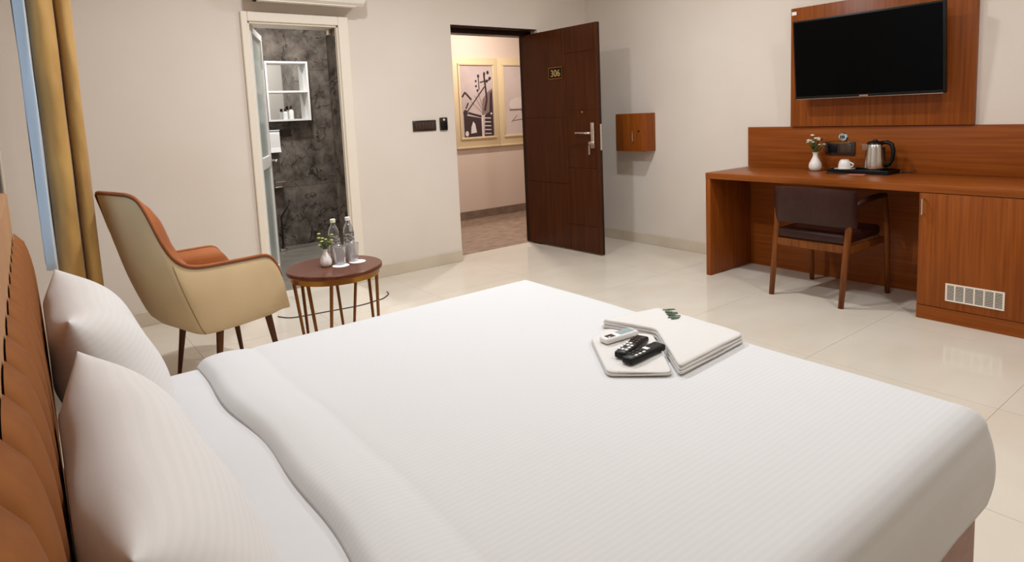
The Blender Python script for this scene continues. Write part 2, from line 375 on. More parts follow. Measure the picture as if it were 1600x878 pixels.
# small shelf with hose
sf = thing('corner_shelf', 'small chrome soap ledge low on the marble wall', 'shelf', (2.64, BY, .66))
bx('tray', 'chrome', sf, -.055, .055, -.10, -.002, 0, .014, bev=.004); MB().tube([(-.05, -.095, .014), (-.05, -.095, .06), (.05, -.095, .06), (.05, -.095, .014)], .004).build('rail', 'chrome', sf)
ho = thing('spray_hose', 'chrome spray hose on a wall bracket by the bathroom floor', 'hose', (2.63, BY-.05, 0))
MB().tube([(0, 0, .02), (.005, 0, .2), (.0, -.01, .36), (.06, -.01, .44), (.10, 0, .52)], .009).build('hose', 'rubber', ho, smooth=True); bx('base', 'chrome', ho, -.035, .035, -.03, .04, .0, .03, bev=.004)

# ------------------------------------------------------------------ corridor
struct(MB().box(3.42, 8.0, LY+WT, CY+.15, -.12, -.001).build('floor.002', 'granite'))
struct(MB().box(3.38, 8.0, CY, CY+.15, 0, 2.7).build('wall_corridor', 'corr'))
struct(MB().box(3.38, 8.0, LY+WT, CY, 2.7, 2.78).build('ceiling.002', 'ceil'))
struct(MB().box(3.385, 3.42, LY+WT, CY, 0, 2.7).build('wall_corridor_left', 'corr'))
struct(MB().box(8.0, 8.1, LY+WT, CY+.15, 0, 2.7).build('wall_corridor_right', 'corr'))
struct(MB().box(RX+WT, 8.0, LY, LY+WT, 0, 2.7).build('wall_corridor_front', 'corr'))
struct(MB().box(3.42, 8.0, CY-.012, CY, 0, .10).build('baseboard_corridor', 'graniteskirt'))

def framed(x, wd, label, figs, paper):
    o = thing('framed_print', label, 'picture', (x, CY, .895), group='framed prints in the corridor')
    Hh = 1.125
    bx('board', 'framecream', o, .001, wd-.001, -.022, -.001, 0, Hh, bev=.003)
    bx('ledge', 'framecream', o, .001, wd-.001, -.038, -.022, 0, .022, bev=.004)
    px0, px1, pz0, pz1 = .095, wd-.085, .14, 1.03
    for nm, a in (('moulding', (px0-.028, px1+.028, pz0-.028, pz0)), ('moulding', (px0-.028, px1+.028, pz1, pz1+.028)), ('moulding', (px0-.028, px0, pz0, pz1)), ('moulding', (px1, px1+.028, pz0, pz1))):
        MB().box(a[0], a[1], -.038, -.022, a[2], a[3], bev=.005).build(nm, 'framecream', o, smooth=True, angle=40)
    p = bx('print', paper, o, px0, px1, -.025, -.022, pz0, pz1)
    u = lambda a: px0+a*(px1-px0); v = lambda b: pz0+b*(pz1-pz0)
    groups = {}
    for fg in figs: groups.setdefault(fg[0], []).append(fg[1:])
    for lay, (m, fs) in enumerate(groups.items()):
        mb = MB()
        for n, fg in enumerate(fs):
            y = -.0255-.0003*lay-.00002*n
            if fg[0] == 'l':
                a = Vector((u(fg[1]), v(fg[2]))); b2 = Vector((u(fg[3]), v(fg[4]))); dd = (b2-a).normalized(); nn = Vector((-dd.y, dd.x))*fg[5]
                q = [a+nn, b2+nn, b2-nn, a-nn]
            elif fg[0] == 'r': q = [Vector((u(fg[1]), v(fg[2]))), Vector((u(fg[3]), v(fg[2]))), Vector((u(fg[3]), v(fg[4]))), Vector((u(fg[1]), v(fg[4])))]
            elif fg[0] == 'p': q = [Vector((u(a), v(b3))) for a, b3 in fg[1]]
            else:
                q = [Vector((u(fg[1])+fg[3]*math.cos(k*PI/6), v(fg[2])+fg[4]*math.sin(k*PI/6))) for k in range(12)]
            mb.add([(a.x, y, a.y) for a in q], [tuple(range(len(q)))])
        ob = mb.build('printed_shape', m, p)
    return o
figs = [('inkmid', 'p', [(.62, .3), (.98, .34), (.98, .68), (.82, .62), (.66, .52)]),
        ('inkmid', 'l', .30, .50, .62, .34, .004), ('inkmid', 'l', .42, .58, .66, .36, .004), ('inkmid', 'l', .52, .64, .68, .38, .004),
        ('ink', 'p', [(.06, .0), (.60, .0), (.60, .26), (.30, .29), (.06, .31)]), ('ink', 'p', [(.68, .0), (.98, .0), (.98, .36), (.84, .34), (.72, .30)]), ('ink', 'p', [(.86, .34), (.98, .34), (.98, .66), (.90, .60)]),
        ('ink', 'l', .20, .34, .62, .28, .014), ('ink', 'l', .18, .36, .74, .70, .008), ('ink', 'l', .74, .88, .80, .52, .013), ('ink', 'l', .80, .52, .72, .36, .014),
        ('ink', 'l', .14, .62, .32, .52, .012), ('ink', 'l', .04, .56, .14, .63, .012), ('ink', 'l', .14, .40, .22, .48, .010), ('ink', 'l', .60, .76, .92, .80, .008),
        ('ink', 'l', .56, .84, .57, .66, .007), ('ink', 'e', .56, .85, .018, .022), ('ink', 'e', .48, .78, .014, .016), ('ink', 'e', .48, .71, .016, .014), ('ink', 'e', .52, .65, .016, .016), ('ink', 'e', .75, .88, .017, .026), ('ink', 'e', .86, .90, .02, .024), ('ink', 'e', .92, .82, .022, .02), ('ink', 'e', .82, .78, .02, .02), ('ink', 'e', .12, .34, .035, .04),
        ('inklight', 'r', .61, 0, .65, .30), ('inklight', 'e', .14, .05, .026, .034), ('inklight', 'p', [(.26, .05), (.44, .06), (.40, .18), (.34, .22), (.28, .14)]), ('inklight', 'e', .92, .32, .014, .014)]
figs += [('inklight', 'l', .70, .04+k*.055, .90, .035+k*.055, .006) for k in range(5)]
framed(4.853, .672, 'cream framed print of a dark harbour crane scene in the corridor', figs, 'mauve')
figs2 = [('inklight', 'e', .62, .44, .24, .10), ('inkmid', 'l', .15, .36, 1.0, .36, .012), ('inkmid', 'l', .58, .36, .64, .20, .016), ('inkmid', 'l', .25, .20, .62, .22, .006), ('inkmid', 'l', .4, .28, .2, .18, .005)]
framed(5.528, .672, 'cream framed pale print of a spreading tree in the corridor', figs2, 'pale')

# ------------------------------------------------------------------ door_2: entrance leaf, dark veneer, open into the room
d = struct(thing('door_2', 'dark brown entrance door with room number, standing open', 'door', (4.596, LY+.175, .012), math.atan2(-1.0, .022)))
L, H, T = 1.0, 2.048, .034
bx('core', 'doordark', d, 0, L, .006, T, 0, H)
cols = [(0.0, .60, (0, .62, 1.24, H)), (.604, .955, (0, .245, .775, 1.30, 1.815, H)), (.959, L, (0, H))]
for a0, a1, zs in cols:
    for k in range(len(zs)-1): bx('panel', 'door', d, a0, a1, 0, .006, zs[k]+(.002 if k else 0), zs[k+1]-(.002 if k < len(zs)-2 else 0))
# leaf-local: x along leaf, -y faces the camera side
pl = bx('number_plate', 'black', d, .375, .565, -.006, 0, 1.595, 1.705)
for a in ((.375, .565, 1.595, 1.601), (.375, .565, 1.699, 1.705), (.375, .381, 1.601, 1.699), (.559, .565, 1.601, 1.699)): bx('plate_rim', 'brass', pl, a[0], a[1], -.009, -.006, a[2], a[3])
cu = bpy.data.curves.new('room_number', 'FONT'); cu.body = '306'; cu.size = .088; cu.align_x = 'CENTER'; cu.extrude = .0015
to = bpy.data.objects.new('tmp', cu); C.objects.link(to); bpy.context.view_layer.update()
me = bpy.data.meshes.new_from_object(to.evaluated_get(bpy.context.evaluated_depsgraph_get())); bpy.data.objects.remove(to, do_unlink=True)
me.materials.clear(); me.materials.append(mat('gold_number', (214, 186, 120), .3, .6))
nt_ = bpy.data.objects.new('room_number', me); C.objects.link(nt_); nt_.parent = pl; nt_.location = (.47, -.0075, 1.619); nt_.rotation_euler = (PI/2, 0, 0)
hd = bx('handle_plate', 'chrome', d, .905, .945, -.010, 0, .955, 1.185, bev=.003)
MB().tube([(.922, -.008, 1.095), (.922, -.05, 1.095), (.912, -.058, 1.095), (.76, -.058, 1.095)], .010).build('lever', 'chrome', hd, smooth=True)
MB().lathe([(.012, 0), (.012, .02)], n=12).build('cylinder', 'chrome', hd).matrix_local = Matrix.Translation((.922, -.01, 1.005)) @ Matrix.Rotation(PI/2, 4, 'X')
MB().box(.912, .916, -.05, -.03, .985, 1.02).box(.905, .925, -.046, -.040, .90, .985, bev=.002).build('key', 'chrome', hd)
bx('lock_edge_plate', 'chrome', d, L, L+.003, .010, .028, .94, 1.17)
MB().tube([(.922, T, 1.095), (.922, T+.04, 1.095), (.912, T+.05, 1.095), (.80, T+.05, 1.095)], .010).build('lever', 'chrome', d, smooth=True)
MB().ball((.80, -.002, 1.28), .012).build('peephole', 'brass', d, smooth=True)

# ------------------------------------------------------------------ wall switches
s = thing('switch_panel', 'wide dark brown switch panel on the cream wall beside the entrance', 'switch', (3.345, LY, 1.235))
bx('plate', 'smoke', s, -.113, .113, -.012, -.0005, -.046, .046, bev=.004)
for k in range(6): bx('rocker', 'smoke2', s, -.092+k*.031, -.064+k*.031, -.016, -.012, -.028, .028, bev=.0015)
s = thing('keycard_switch', 'small dark key-card switch nearest the entrance opening', 'switch', (3.535, LY, 1.242))
bx('plate', 'smoke', s, -.039, .039, -.014, -.0005, -.056, .056, bev=.005); bx('card_slot', 'black', s, -.028, .028, -.03, -.014, -.045, .02, bev=.003)
MB().ball((0, -.016, .036), .010).build('indicator', 'white', s)

# ------------------------------------------------------------------ air conditioner above the bathroom door
ac = thing('air_conditioner', 'cream split air conditioner mounted above the bathroom door', 'air conditioner', (2.36, LY, 2.165))
pf = [(-.005, .02), (-.16, .0), (-.19, .02), (-.205, .06), (-.21, .15), (-.20, .25), (-.16, .285), (-.005, .285)]
MB().prism(pf, 'x', -.42, .42).build('body', 'ac', ac)
bx('louver', 'ac', ac, -.36, .36, -.175, -.11, -.006, .002, bev=.002)
bx('air_slot', 'black', ac, -.37, .37, -.10, -.06, .002, .012)
bx('side_cap', 'ac', ac, .42, .428, -.2, -.006, .03, .275, bev=.003)

# ------------------------------------------------------------------ TV wall
DX, DY0, DY1, DH = 4.70, 2.943, .30, .795              # desk front, far end, near end, top height
BKX = RX-.022
bk = thing('desk_back_panel', 'low teak laminate panel along the wall behind the desk', 'panel', (RX, (DY0+DY1)/2, DH))
hwid = (DY0-DY1)/2
bx('board', 'teak_y', bk, -.022, -.0005, -hwid, hwid, .0005, .318, bev=.0015)
pn = thing('tv_panel', 'tall teak laminate panel mounted on the wall behind the television', 'panel', (RX, 1.983, 1.1145))
bx('board', 'teak_z', pn, -.040, -.0005, -.590, .590, 0, .875, bev=.002)
bx('label_sticker', 'paper', pn, -.0412, -.040, .548, .583, .825, .850)
tv = thing('television', 'black flat-screen television on the teak wall panel', 'television', (5.205, 1.99, 1.602))
tv.rotation_euler = (0, math.radians(-5), 0)
bx('bezel', 'black', tv, -.095, -.055, -.480, .480, -.280, .280, bev=.006)
bx('screen', 'screen', tv, -.0962, -.095, -.468, .468, -.258, .268)
bx('rear_housing', 'black', tv, -.056, -.02, -.30, .30, -.2, .16, bev=.01)
bx('brand_mark', 'chrome', tv, -.0968, -.0955, -.028, .028, -.274, -.265)
MB().box(-.03, .036, -.12, .12, -.10, .10).build('wall_bracket', 'black', tv)
bx('trim_strip', 'chrome', tv, -.0958, -.0945, -.47, .47, -.2795, -.2765)

# desk
dk = thing('desk', 'long teak laminate wall desk with open knee space', 'desk', (DX, DY0, 0))
bx('top', 'teak_y', dk, 0, RX-.023-DX, -(DY0-DY1), 0, DH-.045, DH, bev=.002)
bx('side_panel', 'teak_z', dk, .002, RX-.023-DX, -.04, -.001, 0, DH-.045, bev=.002)
bx('modesty_panel', 'teak_y', dk, RX-.045-DX, RX-.023-DX, -(DY0-1.48)+.001, -.04, 0, DH-.045)
cb = thing('minibar_cabinet', 'teak laminate cabinet with a metal vent grille under the desk', 'cabinet', (DX, 1.48, 0))
bx('carcass', 'teak_z', cb, .022, RX-.023-DX, -1.17, 0, .001, DH-.0455)
bx('plinth', 'teak_y', cb, .004, .022, -1.17, 0, .001, .082)
dr = bx('door', 'teak_z', cb, 0, .021, -.60, -.002, .086, DH-.049, bev=.0015)
dr2 = bx('door', 'teak_z', cb, 0, .021, -1.17, -.603, .086, DH-.049, bev=.0015)
MB().tube([(0, -.026, .625), (-.028, -.026, .625), (-.028, -.026, .715), (0, -.026, .715)], .0055).build('handle', 'chrome', dr, smooth=True, angle=50)
MB().tube([(0, -1.14, .625), (-.028, -1.14, .625), (-.028, -1.14, .715), (0, -1.14, .715)], .0055).build('handle', 'chrome', dr2, smooth=True, angle=50)
g = MB(); a0, a1, z0, z1 = -.428, -.150, .134, .236
g.box(-.006, 0, a0, a1, z0, z0+.009); g.box(-.006, 0, a0, a1, z1-.009, z1); g.box(-.006, 0, a0, a0+.009, z0+.009, z1-.009); g.box(-.006, 0, a1-.009, a1, z0+.009, z1-.009)
gv = g.build('vent_grille', 'trim', dr)
bx('vent_back', 'black', gv, -.0012, -.0002, a0+.009, a1-.009, z0+.009, z1-.009)
for k in range(1, 6): bx('vent_bar', 'trim', gv, -.0055, -.001, a0+k*(a1-a0)/6-.0035, a0+k*(a1-a0)/6+.0035, z0+.009, z1-.009)
for k in range(9): bx('vent_slat', 'trim', gv, -.0042, -.0012, a0+.009, a1-.009, z0+.0145+k*.0088, z0+.0175+k*.0088)

# socket group on the back panel
s = thing('socket_panel', 'dark socket panel on the teak panel behind the tea tray', 'socket', (BKX, 2.205, .955))
bx('plate', 'smoke', s, -.012, 0, -.105, .105, -.048, .048, bev=.003)
bx('socket_face', 'black', s, -.015, -.012, .015, .085, -.032, .030, bev=.002); bx('socket_face', 'smoke2', s, -.015, -.012, -.085, -.005, -.032, .030, bev=.002)
bx('shine_bar', 'brass', s, -.014, -.012, -.07, .07, .034, .044)
s = thing('round_outlet', 'round chrome outlet cap on the teak panel above the sockets', 'outlet', (BKX, 2.185, 1.035))
rot = Matrix.Rotation(-PI/2, 4, 'Y')
MB().lathe([(.036, 0), (.036, .006), (.030, .012), (.012, .015), (.001, .0155)], n=8).build('cap', 'outletchrome', s).matrix_local = rot
for k in range(3): bx('contact', 'black', s, -.0172, -.0145, -.016+k*.012, -.010+k*.012, -.008, .012)

# small wall cabinet
wc = thing('wall_cabinet', 'small teak box cabinet hung on the wall beside the entrance door', 'cabinet', (RX, 4.078, .905))
bx('body', 'teak_z', wc, -.165, -.0005, -.164, .164, 0, .352, bev=.002)
dr = bx('door', 'teak_z', wc, -.184, -.166, -.163, .163, .002, .350, bev=.002)
MB().tube([(-.184, -.062, .096), (-.205, -.062, .096), (-.205, -.062, .188), (-.184, -.062, .188)], .004).build('handle', 'chrome', dr)
MB().lathe([(.009, 0), (.009, .004)], n=12).build('lock', 'chrome', dr).matrix_local = Matrix.Translation((-.184, -.125, .19)) @ Matrix.Rotation(-PI/2, 4, 'Y')
for k in range(3): MB().ball((-.1845, -.125, .10+k*.022), .006).build('stud', 'brass', dr)

# ------------------------------------------------------------------ things on the desk
def vase(name, label, loc, scale, kind, fm, nst, seed, mv):
    rnd = random.Random(seed); o = thing(name, label, 'vase', loc)
    S = scale
    pr = [(.019, 0), (.030, .004), (.036, .022), (.034, .042), (.022, .066), (.0135, .084), (.013, .100), (.017, .108)]
    MB().lathe([(r*S, z*S) for r, z in pr]+[(.0135*S, .107*S), (.010*S, .09*S)], n=24, caps=True).build('vase_body', mv, o, smooth=True, angle=60)
    for k in range(nst):
        a = rnd.uniform(0, 2*PI); rr = rnd.uniform(.008, .048)*S; h = (rnd.uniform(.155, .205) if k < nst*.6 else rnd.uniform(.13, .17))*S
        tip = Vector((rr*math.cos(a), rr*math.sin(a), h)); base = Vector((rnd.uniform(-.006, .006)*S, rnd.uniform(-.006, .006)*S, .085*S)); mid = base.lerp(tip, .5)*1; mid.x *= .7; mid.y *= .7
        st = MB().tube([base, mid, tip], .0016*S, 5).build('stem', 'green', o)
        if k % 4 != 3:
            fb = MB()
            for q in range(6):
                b = q*PI/3; fb.ball((tip.x+.006*S*math.cos(b), tip.y+.006*S*math.sin(b), tip.z+.002*S), .0052*S, 6, 4, .7)
            fb.ball((tip.x, tip.y, tip.z+.004*S), .004*S, 6, 4)
            fb.build('flower', fm, st, smooth=True)
        lf = MB()
        for q in range(3):
            p = base.lerp(tip, .35+.2*q); b = rnd.uniform(0, 2*PI); dv = Vector((math.cos(b), math.sin(b), .7))*.028*S; sd = Vector((-math.sin(b), math.cos(b), 0))*.0055*S
            lf.add([p, p+dv*.5+sd, p+dv, p+dv*.5-sd], [(0, 1, 2, 3)])
        lf.build('leaf', 'green', st)
    return o
vase('flower_vase', 'white porcelain vase of white flowers on the teak desk', (5.175, 2.337, DH), 1.25, 0, 'flower', 13, 3, 'porcelain')

ty = thing('tea_tray', 'black rectangular tea tray on the desk', 'tray', (5.175, 1.99, DH))
bx('base', 'black', ty, -.085, .085, -.175, .205, 0, .008, bev=.003)
r = MB(); r.box(-.095, -.085, -.185, .215, 0, .028, bev=.003); r.box(.085, .09, -.185, .215, 0, .028, bev=.002); r.box(-.085, .085, -.185, -.175, 0, .028, bev=.003); r.box(-.085, .085, .205, .215, 0, .028, bev=.003)
r.build('rim', 'black', ty)
TZ = DH+.0085
sa = tag(MB().lathe([(.03, 0), (.035, .003), (.066, .018), (.068, .020), (.060, .018), (.03, .006)], n=28).build('saucer', 'porcelain', smooth=True, angle=50), 'white saucer on the black tea tray', 'saucer'); sa.location = (5.15, 2.115, TZ)
cp = thing('tea_cup', 'white tea cup turned upside down on its saucer', 'cup', (5.15, 2.115, TZ+.0185))
MB().lathe([(.041, 0), (.042, .004), (.040, .03), (.034, .052), (.026, .060), (.026, .064), (.02, .064)], n=24).build('cup_body', 'porcelain', cp, smooth=True, angle=50)
MB().tube([(0, -.038, .014), (-.005, -.058, .020), (-.005, -.062, .034), (0, -.034, .046)], .0045, 8).build('cup_handle', 'porcelain', cp, smooth=True)
kt = thing('electric_kettle', 'stainless steel electric kettle with black lid and handle on the tray', 'kettle', (5.17, 1.925, TZ))
MB().lathe([(.068, 0), (.07, .004), (.07, .018), (.062, .022)], n=32).build('power_base', 'black', kt, smooth=True, angle=40)
MB().lathe([(.064, .024), (.065, .030), (.062, .08), (.056, .15), (.051, .185), (.049, .190)], n=36).build('body', 'steel', kt, smooth=True, angle=40)
MB().lathe([(.050, .190), (.050, .198), (.040, .208), (.016, .213), (.012, .222), (.002, .224)], n=28).build('lid', 'black', kt, smooth=True, angle=50)
MB().prism([(-.012, .150), (.012, .150), (.020, .192), (-.020, .192)], 'y', .045, .078).build('spout', 'steel', kt)
hm = MB().tube([(0, -.040, .200), (0, -.075, .204), (0, -.104, .190), (0, -.115, .150), (0, -.110, .09), (0, -.090, .055), (0, -.058, .045)], [.013, .014, .014, .0135, .013, .012, .012], 10).build('handle', 'black', kt, smooth=True)
MB().box(-.008, .008, -.062, -.056, .06, .17).build('level_window', 'blackgloss', kt)
MB().tube([(.06, -.05, .006), (.075, -.12, .0), (.070, -.18, -.0), (.085, -.22, .02)], .0035, 6).build('power_cord', 'rubber', kt)
sp = thing('pen', 'black pen lying in front of the tea tray', 'pen', (5.03, 2.12, DH+.0045), math.radians(-80))
MB().tube([(-.06, 0, 0), (.045, 0, 0), (.055, 0, 0), (.065, 0, 0)], [.0045, .0045, .003, .001], 10).build('barrel', 'black', sp); bx('clip', 'brass', sp, -.055, -.015, -.001, .001, .0045, .006)
ss = MB().box(-.03, .03, -.05, .05, 0, .003, bev=.001).build('sachet', 'redprint'); ss.location = (5.03, 1.98, DH+.0003); ss.rotation_euler.z = .2; tag(ss, 'flat reddish paper sachet lying in front of the tray', 'sachet')

# ------------------------------------------------------------------ desk chair, back towards the room
ch = thing('desk_chair', 'dark brown leather desk chair with wooden legs tucked under the desk', 'chair', (4.84, 2.07, 0), 0)
# local: +x is seat front (towards wall), rear legs at x = -.27
rl = {}
for sy in (-1, 1):
    yb, yt = (.252, .232) if sy > 0 else (-.215, -.240)
    MB().tube([(-.272, yb, 0), (-.240, yb*.4+yt*.6, .38), (-.236, yt, .50), (-.240, yt, .60)], [.017, .021, .020, .016], 10).build('leg', 'chairwood', ch, smooth=True)
    yf = .245 if sy > 0 else -.270
    MB().tube([(.262, yf, 0), (.238, yf, .40), (.205, yf*.97, .668)], [.016, .020, .017], 10).build('leg', 'chairwood', ch, smooth=True)
    MB().tube([(-.215, yt*1.05, .640), (-.08, yt*1.12, .668), (.10, yf*1.0, .675), (.215, yf*.97, .668)], [.016, .019, .019, .016], 10).build('armrest', 'leather', ch, smooth=True)
    MB().box(-.235, .235, yt-.010, yt+.010, .345, .39, bev=.004).build('side_rail', 'chairwood', ch)
bx('rear_rail', 'chairwood', ch, -.250, -.225, -.215, .225, .345, .395, bev=.005)
bx('front_rail', 'chairwood', ch, .222, .247, -.225, .235, .345, .395, bev=.005)
st = MB().box(-.245, .255, -.225, .235, .395, .465, bev=.022, seg=4).build('seat', 'leather', ch, smooth=True, angle=50)
# curved backrest, wraps around the rear
def backfn(off):
    def fn(u, v):
        a = (u-.5)*2; y = .268*a-.012
        z = .520+.235*v-.012*a*a
        bow = .025*a*a+.05*abs(a)**6
        x = -.312+bow-.02*v+off+.012*(2*v-1)**4*(1 if off < .02 else -1)
        k = .012*abs(a)**6
        return (x+k*(1 if off < .02 else -1), y, z)
    return fn
bkm = MB(); nu, nv = 24, 10
bkm.grid(backfn(0), nu, nv, True); bkm.grid(backfn(.048), nu, nv)
base2 = (nu+1)*(nv+1)
for i in range(nu):
    for j in (0, nv):
        a = i*(nv+1)+j; b = a+nv+1; bkm.f.append((a, b, b+base2, a+base2))
for j in range(nv):
    for i in (0, nu):
        a = i*(nv+1)+j; bkm.f.append((a, a+1, a+1+base2, a+base2))
bkm.build('backrest', 'leather', ch, smooth=True, angle=60, merge=True)
MB().tube([backfn(.004)(i/24, .93) for i in range(25)], .0035, 6).build('piping', 'leather', ch, smooth=True)

# ------------------------------------------------------------------ bed
XF, YF, YN, ZB = 2.352, 2.24, .475, .556
bed = thing('bed', 'double bed with brown channel-tufted headboard and wooden base', 'bed', (1.48, 1.36, 0))
L0 = Vector((1.48, 1.36, 0))
bx('base', 'bedwood', bed, .556-L0.x, XF-.010-L0.x, YN+.010-L0.y, YF-.010-L0.y, 0, .33, bev=.004)
bx('headboard_panel', 'hbpanel', bed, LX+.0005-L0.x, .553-L0.x, .36-L0.y, 2.285-L0.y, 0.0, 1.145, bev=.004)
hbp = MB().box(.5535-L0.x, .5555-L0.x, .38-L0.y, 2.33-L0.y, .34, 1.00, bev=.006).build('headboard_pad', 'velvet', bed)
nch = 15; pw = (2.33-.38)/nch
chm = None
for k in range(nch):
    if chm is None:
        mb = MB()
        def cf(u, v):
            a = (u-.5)*2; prof = math.sqrt(max(0, 1-abs(a)**2.2))
            zz = .34+v*.69
            tv_ = max(0, (v-.80)/.20); topf = math.sqrt(max(0, 1-tv_**2.2))*(.8+.2*math.sin(PI*min(1, v*1.1)))
            return (.0+.044*prof*topf+.001, a*pw/2*.995, zz - .03*(1-prof)*tv_)
        mb.grid(cf, 12, 26)
        chm = mb.build('channel', 'velvet', hbp, smooth=True); chm.location = (.5545-L0.x, .38+pw/2-L0.y, 0)
    else:
        c = chm.copy(); C.objects.link(c); c.parent = hbp; c.location = (.5545-L0.x, .38+pw*(k+.5)-L0.y, 0)
mt = MB().box(.6005, XF-.03, YN+.02, YF-.02, .331, .536, bev=.04, seg=4).build('mattress', 'sheet', smooth=True, angle=60)
tag(mt, 'mattress in a plain white fitted sheet below the pillows', 'mattress')

# duvet draped over the foot two-thirds
XD = .985
def surf_z(x, y):
    dx = x-XD
    z = ZB+.010*math.exp(-((dx-.075)/.06)**2) - .005*math.exp(-((dx-.165)/.010)**2)
    z += .004*noise.noise(Vector((x*3, y*3, 0)))
    if dx < .03: z -= .022*(1-dx/.03)**2
    return z
mb = MB()
RXf, RY, RZ = .03, .06, .045
xi, ya, yb_ = XF-RXf, YN+RY, YF-RY
NX, NY = 70, 60
def hem(y): return .012*math.sin(y*5+1.0)+.006*math.sin(y*13)
def xs(i):
    t = i/NX; return XD+(xi-XD)*(t**1.5)
def topfn(u, v):
    y = ya+(yb_-ya)*v; x = xs(u*NX); x = x+hem(y)*(1-u)**2
    return (x, y, surf_z(x-hem(y)*(1-u)**2, y))
mb.grid(topfn, NX, NY)
path = []
for i in range(NX+1): path.append((xs(i), ya, 0, -1))
for k in range(1, 9): a = -PI/2+k*PI/2/8; path.append((xi, ya, math.cos(a), math.sin(a)))
for j in range(1, NY+1): path.append((xi, ya+(yb_-ya)*j/NY, 1, 0))
for k in range(1, 9): a = k*PI/2/8; path.append((xi, yb_, math.cos(a), math.sin(a)))
for i in range(NX-1, -1, -1): path.append((xs(i), yb_, 0, 1))
prof = [(math.sin(a*PI/16), 1-math.cos(a*PI/16), 0) for a in range(0, 9)]
NP = len(path)-1; RING = 18
def skfn(u, v):
    i = round(u*NP); x, y, nx, ny = path[i]; r = round(v*RING)
    if ny and abs(nx) < 1e-6: u0 = (x-XD)/(xi-XD); x2 = x+hem(y)*(1-u0**(1/1.5))**2
    else: x2 = x
    z0 = surf_z(x, y)
    if r <= 8: h, dz, ex = prof[r][0], prof[r][1]*RZ, 0
    else:
        q = (r-8)/(RING-8); h = 1; dz = RZ+q*(z0-RZ-.325)
        ex = .016*math.sin(q*PI*.9) + .006*noise.noise(Vector((x*6, y*6, q*1.5)))*q
    if abs(nx) > 1e-6 and abs(ny) > 1e-6:
        q_ = max(abs(nx), abs(ny))**.95; nx /= q_; ny /= q_
    return (x2+nx*(RXf*h+ex), y+ny*(RY*h+ex), z0-dz)
mb.grid(skfn, NP, RING)
du = mb.build('duvet', 'duvet', smooth=True, merge=True, solid=.012)
tag(du, 'smooth white duvet spread over the bed with a folded top edge', 'duvet')

# pillows leaning on the headboard
def pillow(label, cy, seed, wid=.69, hgt=.405, thk=.205, lean=21, cx=.708, cz=.745):
    mb = MB(); nu, nv = 44, 32
    def side(sg):
        def fn(u, v):
            a, b = (u-.5)*2, (v-.5)*2
            sa, sb = math.copysign(abs(a)**.8, a), math.copysign(abs(b)**.8, b)
            y = sa*wid/2*(1-.05*(1-abs(sb)**2.5)*abs(sa)**3); z = sb*hgt/2*(1-.08*(1-abs(sa)**2.5)*abs(sb)**3)
            t = (max(0, (1-abs(sa)**3.2)*(1-abs(sb)**2.8)))**.62
            t *= 1-.15*(z/hgt)
            n = noise.noise(Vector((y*5+seed, z*5, sg*3)))*.014*min(1, t*2)
            cr = .010*math.sin(12*(y*.8+z)+seed)*max(0, abs(sa)*1.2-.4)*t
            x = sg*(thk/2*t)+n*sg+cr*sg; l_ = math.radians(lean)
            if sg < 0: x = max(x, (.6005-cx+z*math.sin(l_))/math.cos(l_))     # rests flat against the headboard
            return (x, y, z)
        return fn
    mb.grid(side(1), nu, nv); mb.grid(side(-1), nu, nv, True)
    o = mb.build('pillow', 'pillow', smooth=True, merge=True, subsurf=1)
    o.location = (cx, cy, cz); o.rotation_euler = (0, math.radians(-lean), 0)
    tag(o, label, 'pillow', 'pillows against the headboard')
    return o
pillow('white pillow leaning on the headboard on the curtain side of the bed', 1.85, 1.3, wid=.645)
pillow('white pillow leaning on the headboard, on the side away from the curtain', 1.03, 4.1, wid=.745, hgt=.38, cz=.732)

# ------------------------------------------------------------------ towels and remotes on the bed
TB = ZB+.010
def cloth(name, label, outline, zt, th, cat='towel', layers=2, ctr=None):
    # folded towel: stacked soft layers with a rounded rim
    o = thing(name, label, cat, (outline[0][0], outline[0][1], zt))
    n = len(outline); cx = sum(p[0] for p in outline)/n; cy = sum(p[1] for p in outline)/n
    if ctr: cx, cy = ctr
    for l in range(layers):
        # resample the outline with rounded corners
        pts = []
        for i in range(n):
            p0, p1, p2 = Vector(outline[i-1]), Vector(outline[i]), Vector(outline[(i+1) % n])
            r = .022; a = p1+(p0-p1).normalized()*r; b = p1+(p2-p1).normalized()*r
            for k in range(5):
                t = k/4; pts.append((1-t)**2*a+2*t*(1-t)*p1+t*t*b)
            for k in range(1, 8): pts.append(b.lerp(p2+(p1-p2).normalized()*r, k/8))
        m = len(pts); rings = [(.0, 1), (.008, .75), (.010, .5), (.008, .25), (.0, 0)]
        z0 = l*th; mb = MB(); sh = 1-.012*l
        vs = []
        ins = [(.85, 1), (.96, 1.0)]
        order = [(.0, 1.0), (.5, 1.0), (.93, 1.0), (.985, .9), (1.0, .5), (.985, .1), (.93, 0), (0, 0)]
        for s_, h in order:
            for p in pts:
                x = cx+(p.x-cx)*s_*sh; y = cy+(p.y-cy)*s_*sh
                vs.append((x-outline[0][0], y-outline[0][1], z0+h*th+.004*noise.noise(Vector((x*9, y*9, l)))*(1 if h > .4 else .0)))
        fs = []
        for i in range(len(order)-1):
            for k in range(m): k2 = (k+1) % m; fs.append((i*m+k, i*m+k2, (i+1)*m+k2, (i+1)*m+k))
        mb.add(vs, fs); mb.build('fold', 'towelw', o, smooth=True, merge=True)
    return o
bt = cloth('bath_towel', 'large white folded bath towel with a green emblem at the bed foot', [(1.966, 1.070), (2.322, 1.095), (2.345, 1.455), (2.105, 1.515), (2.158, 1.315)], TB, .010, layers=3, ctr=(2.255, 1.27))
o0 = Vector((1.966, 1.070, TB))
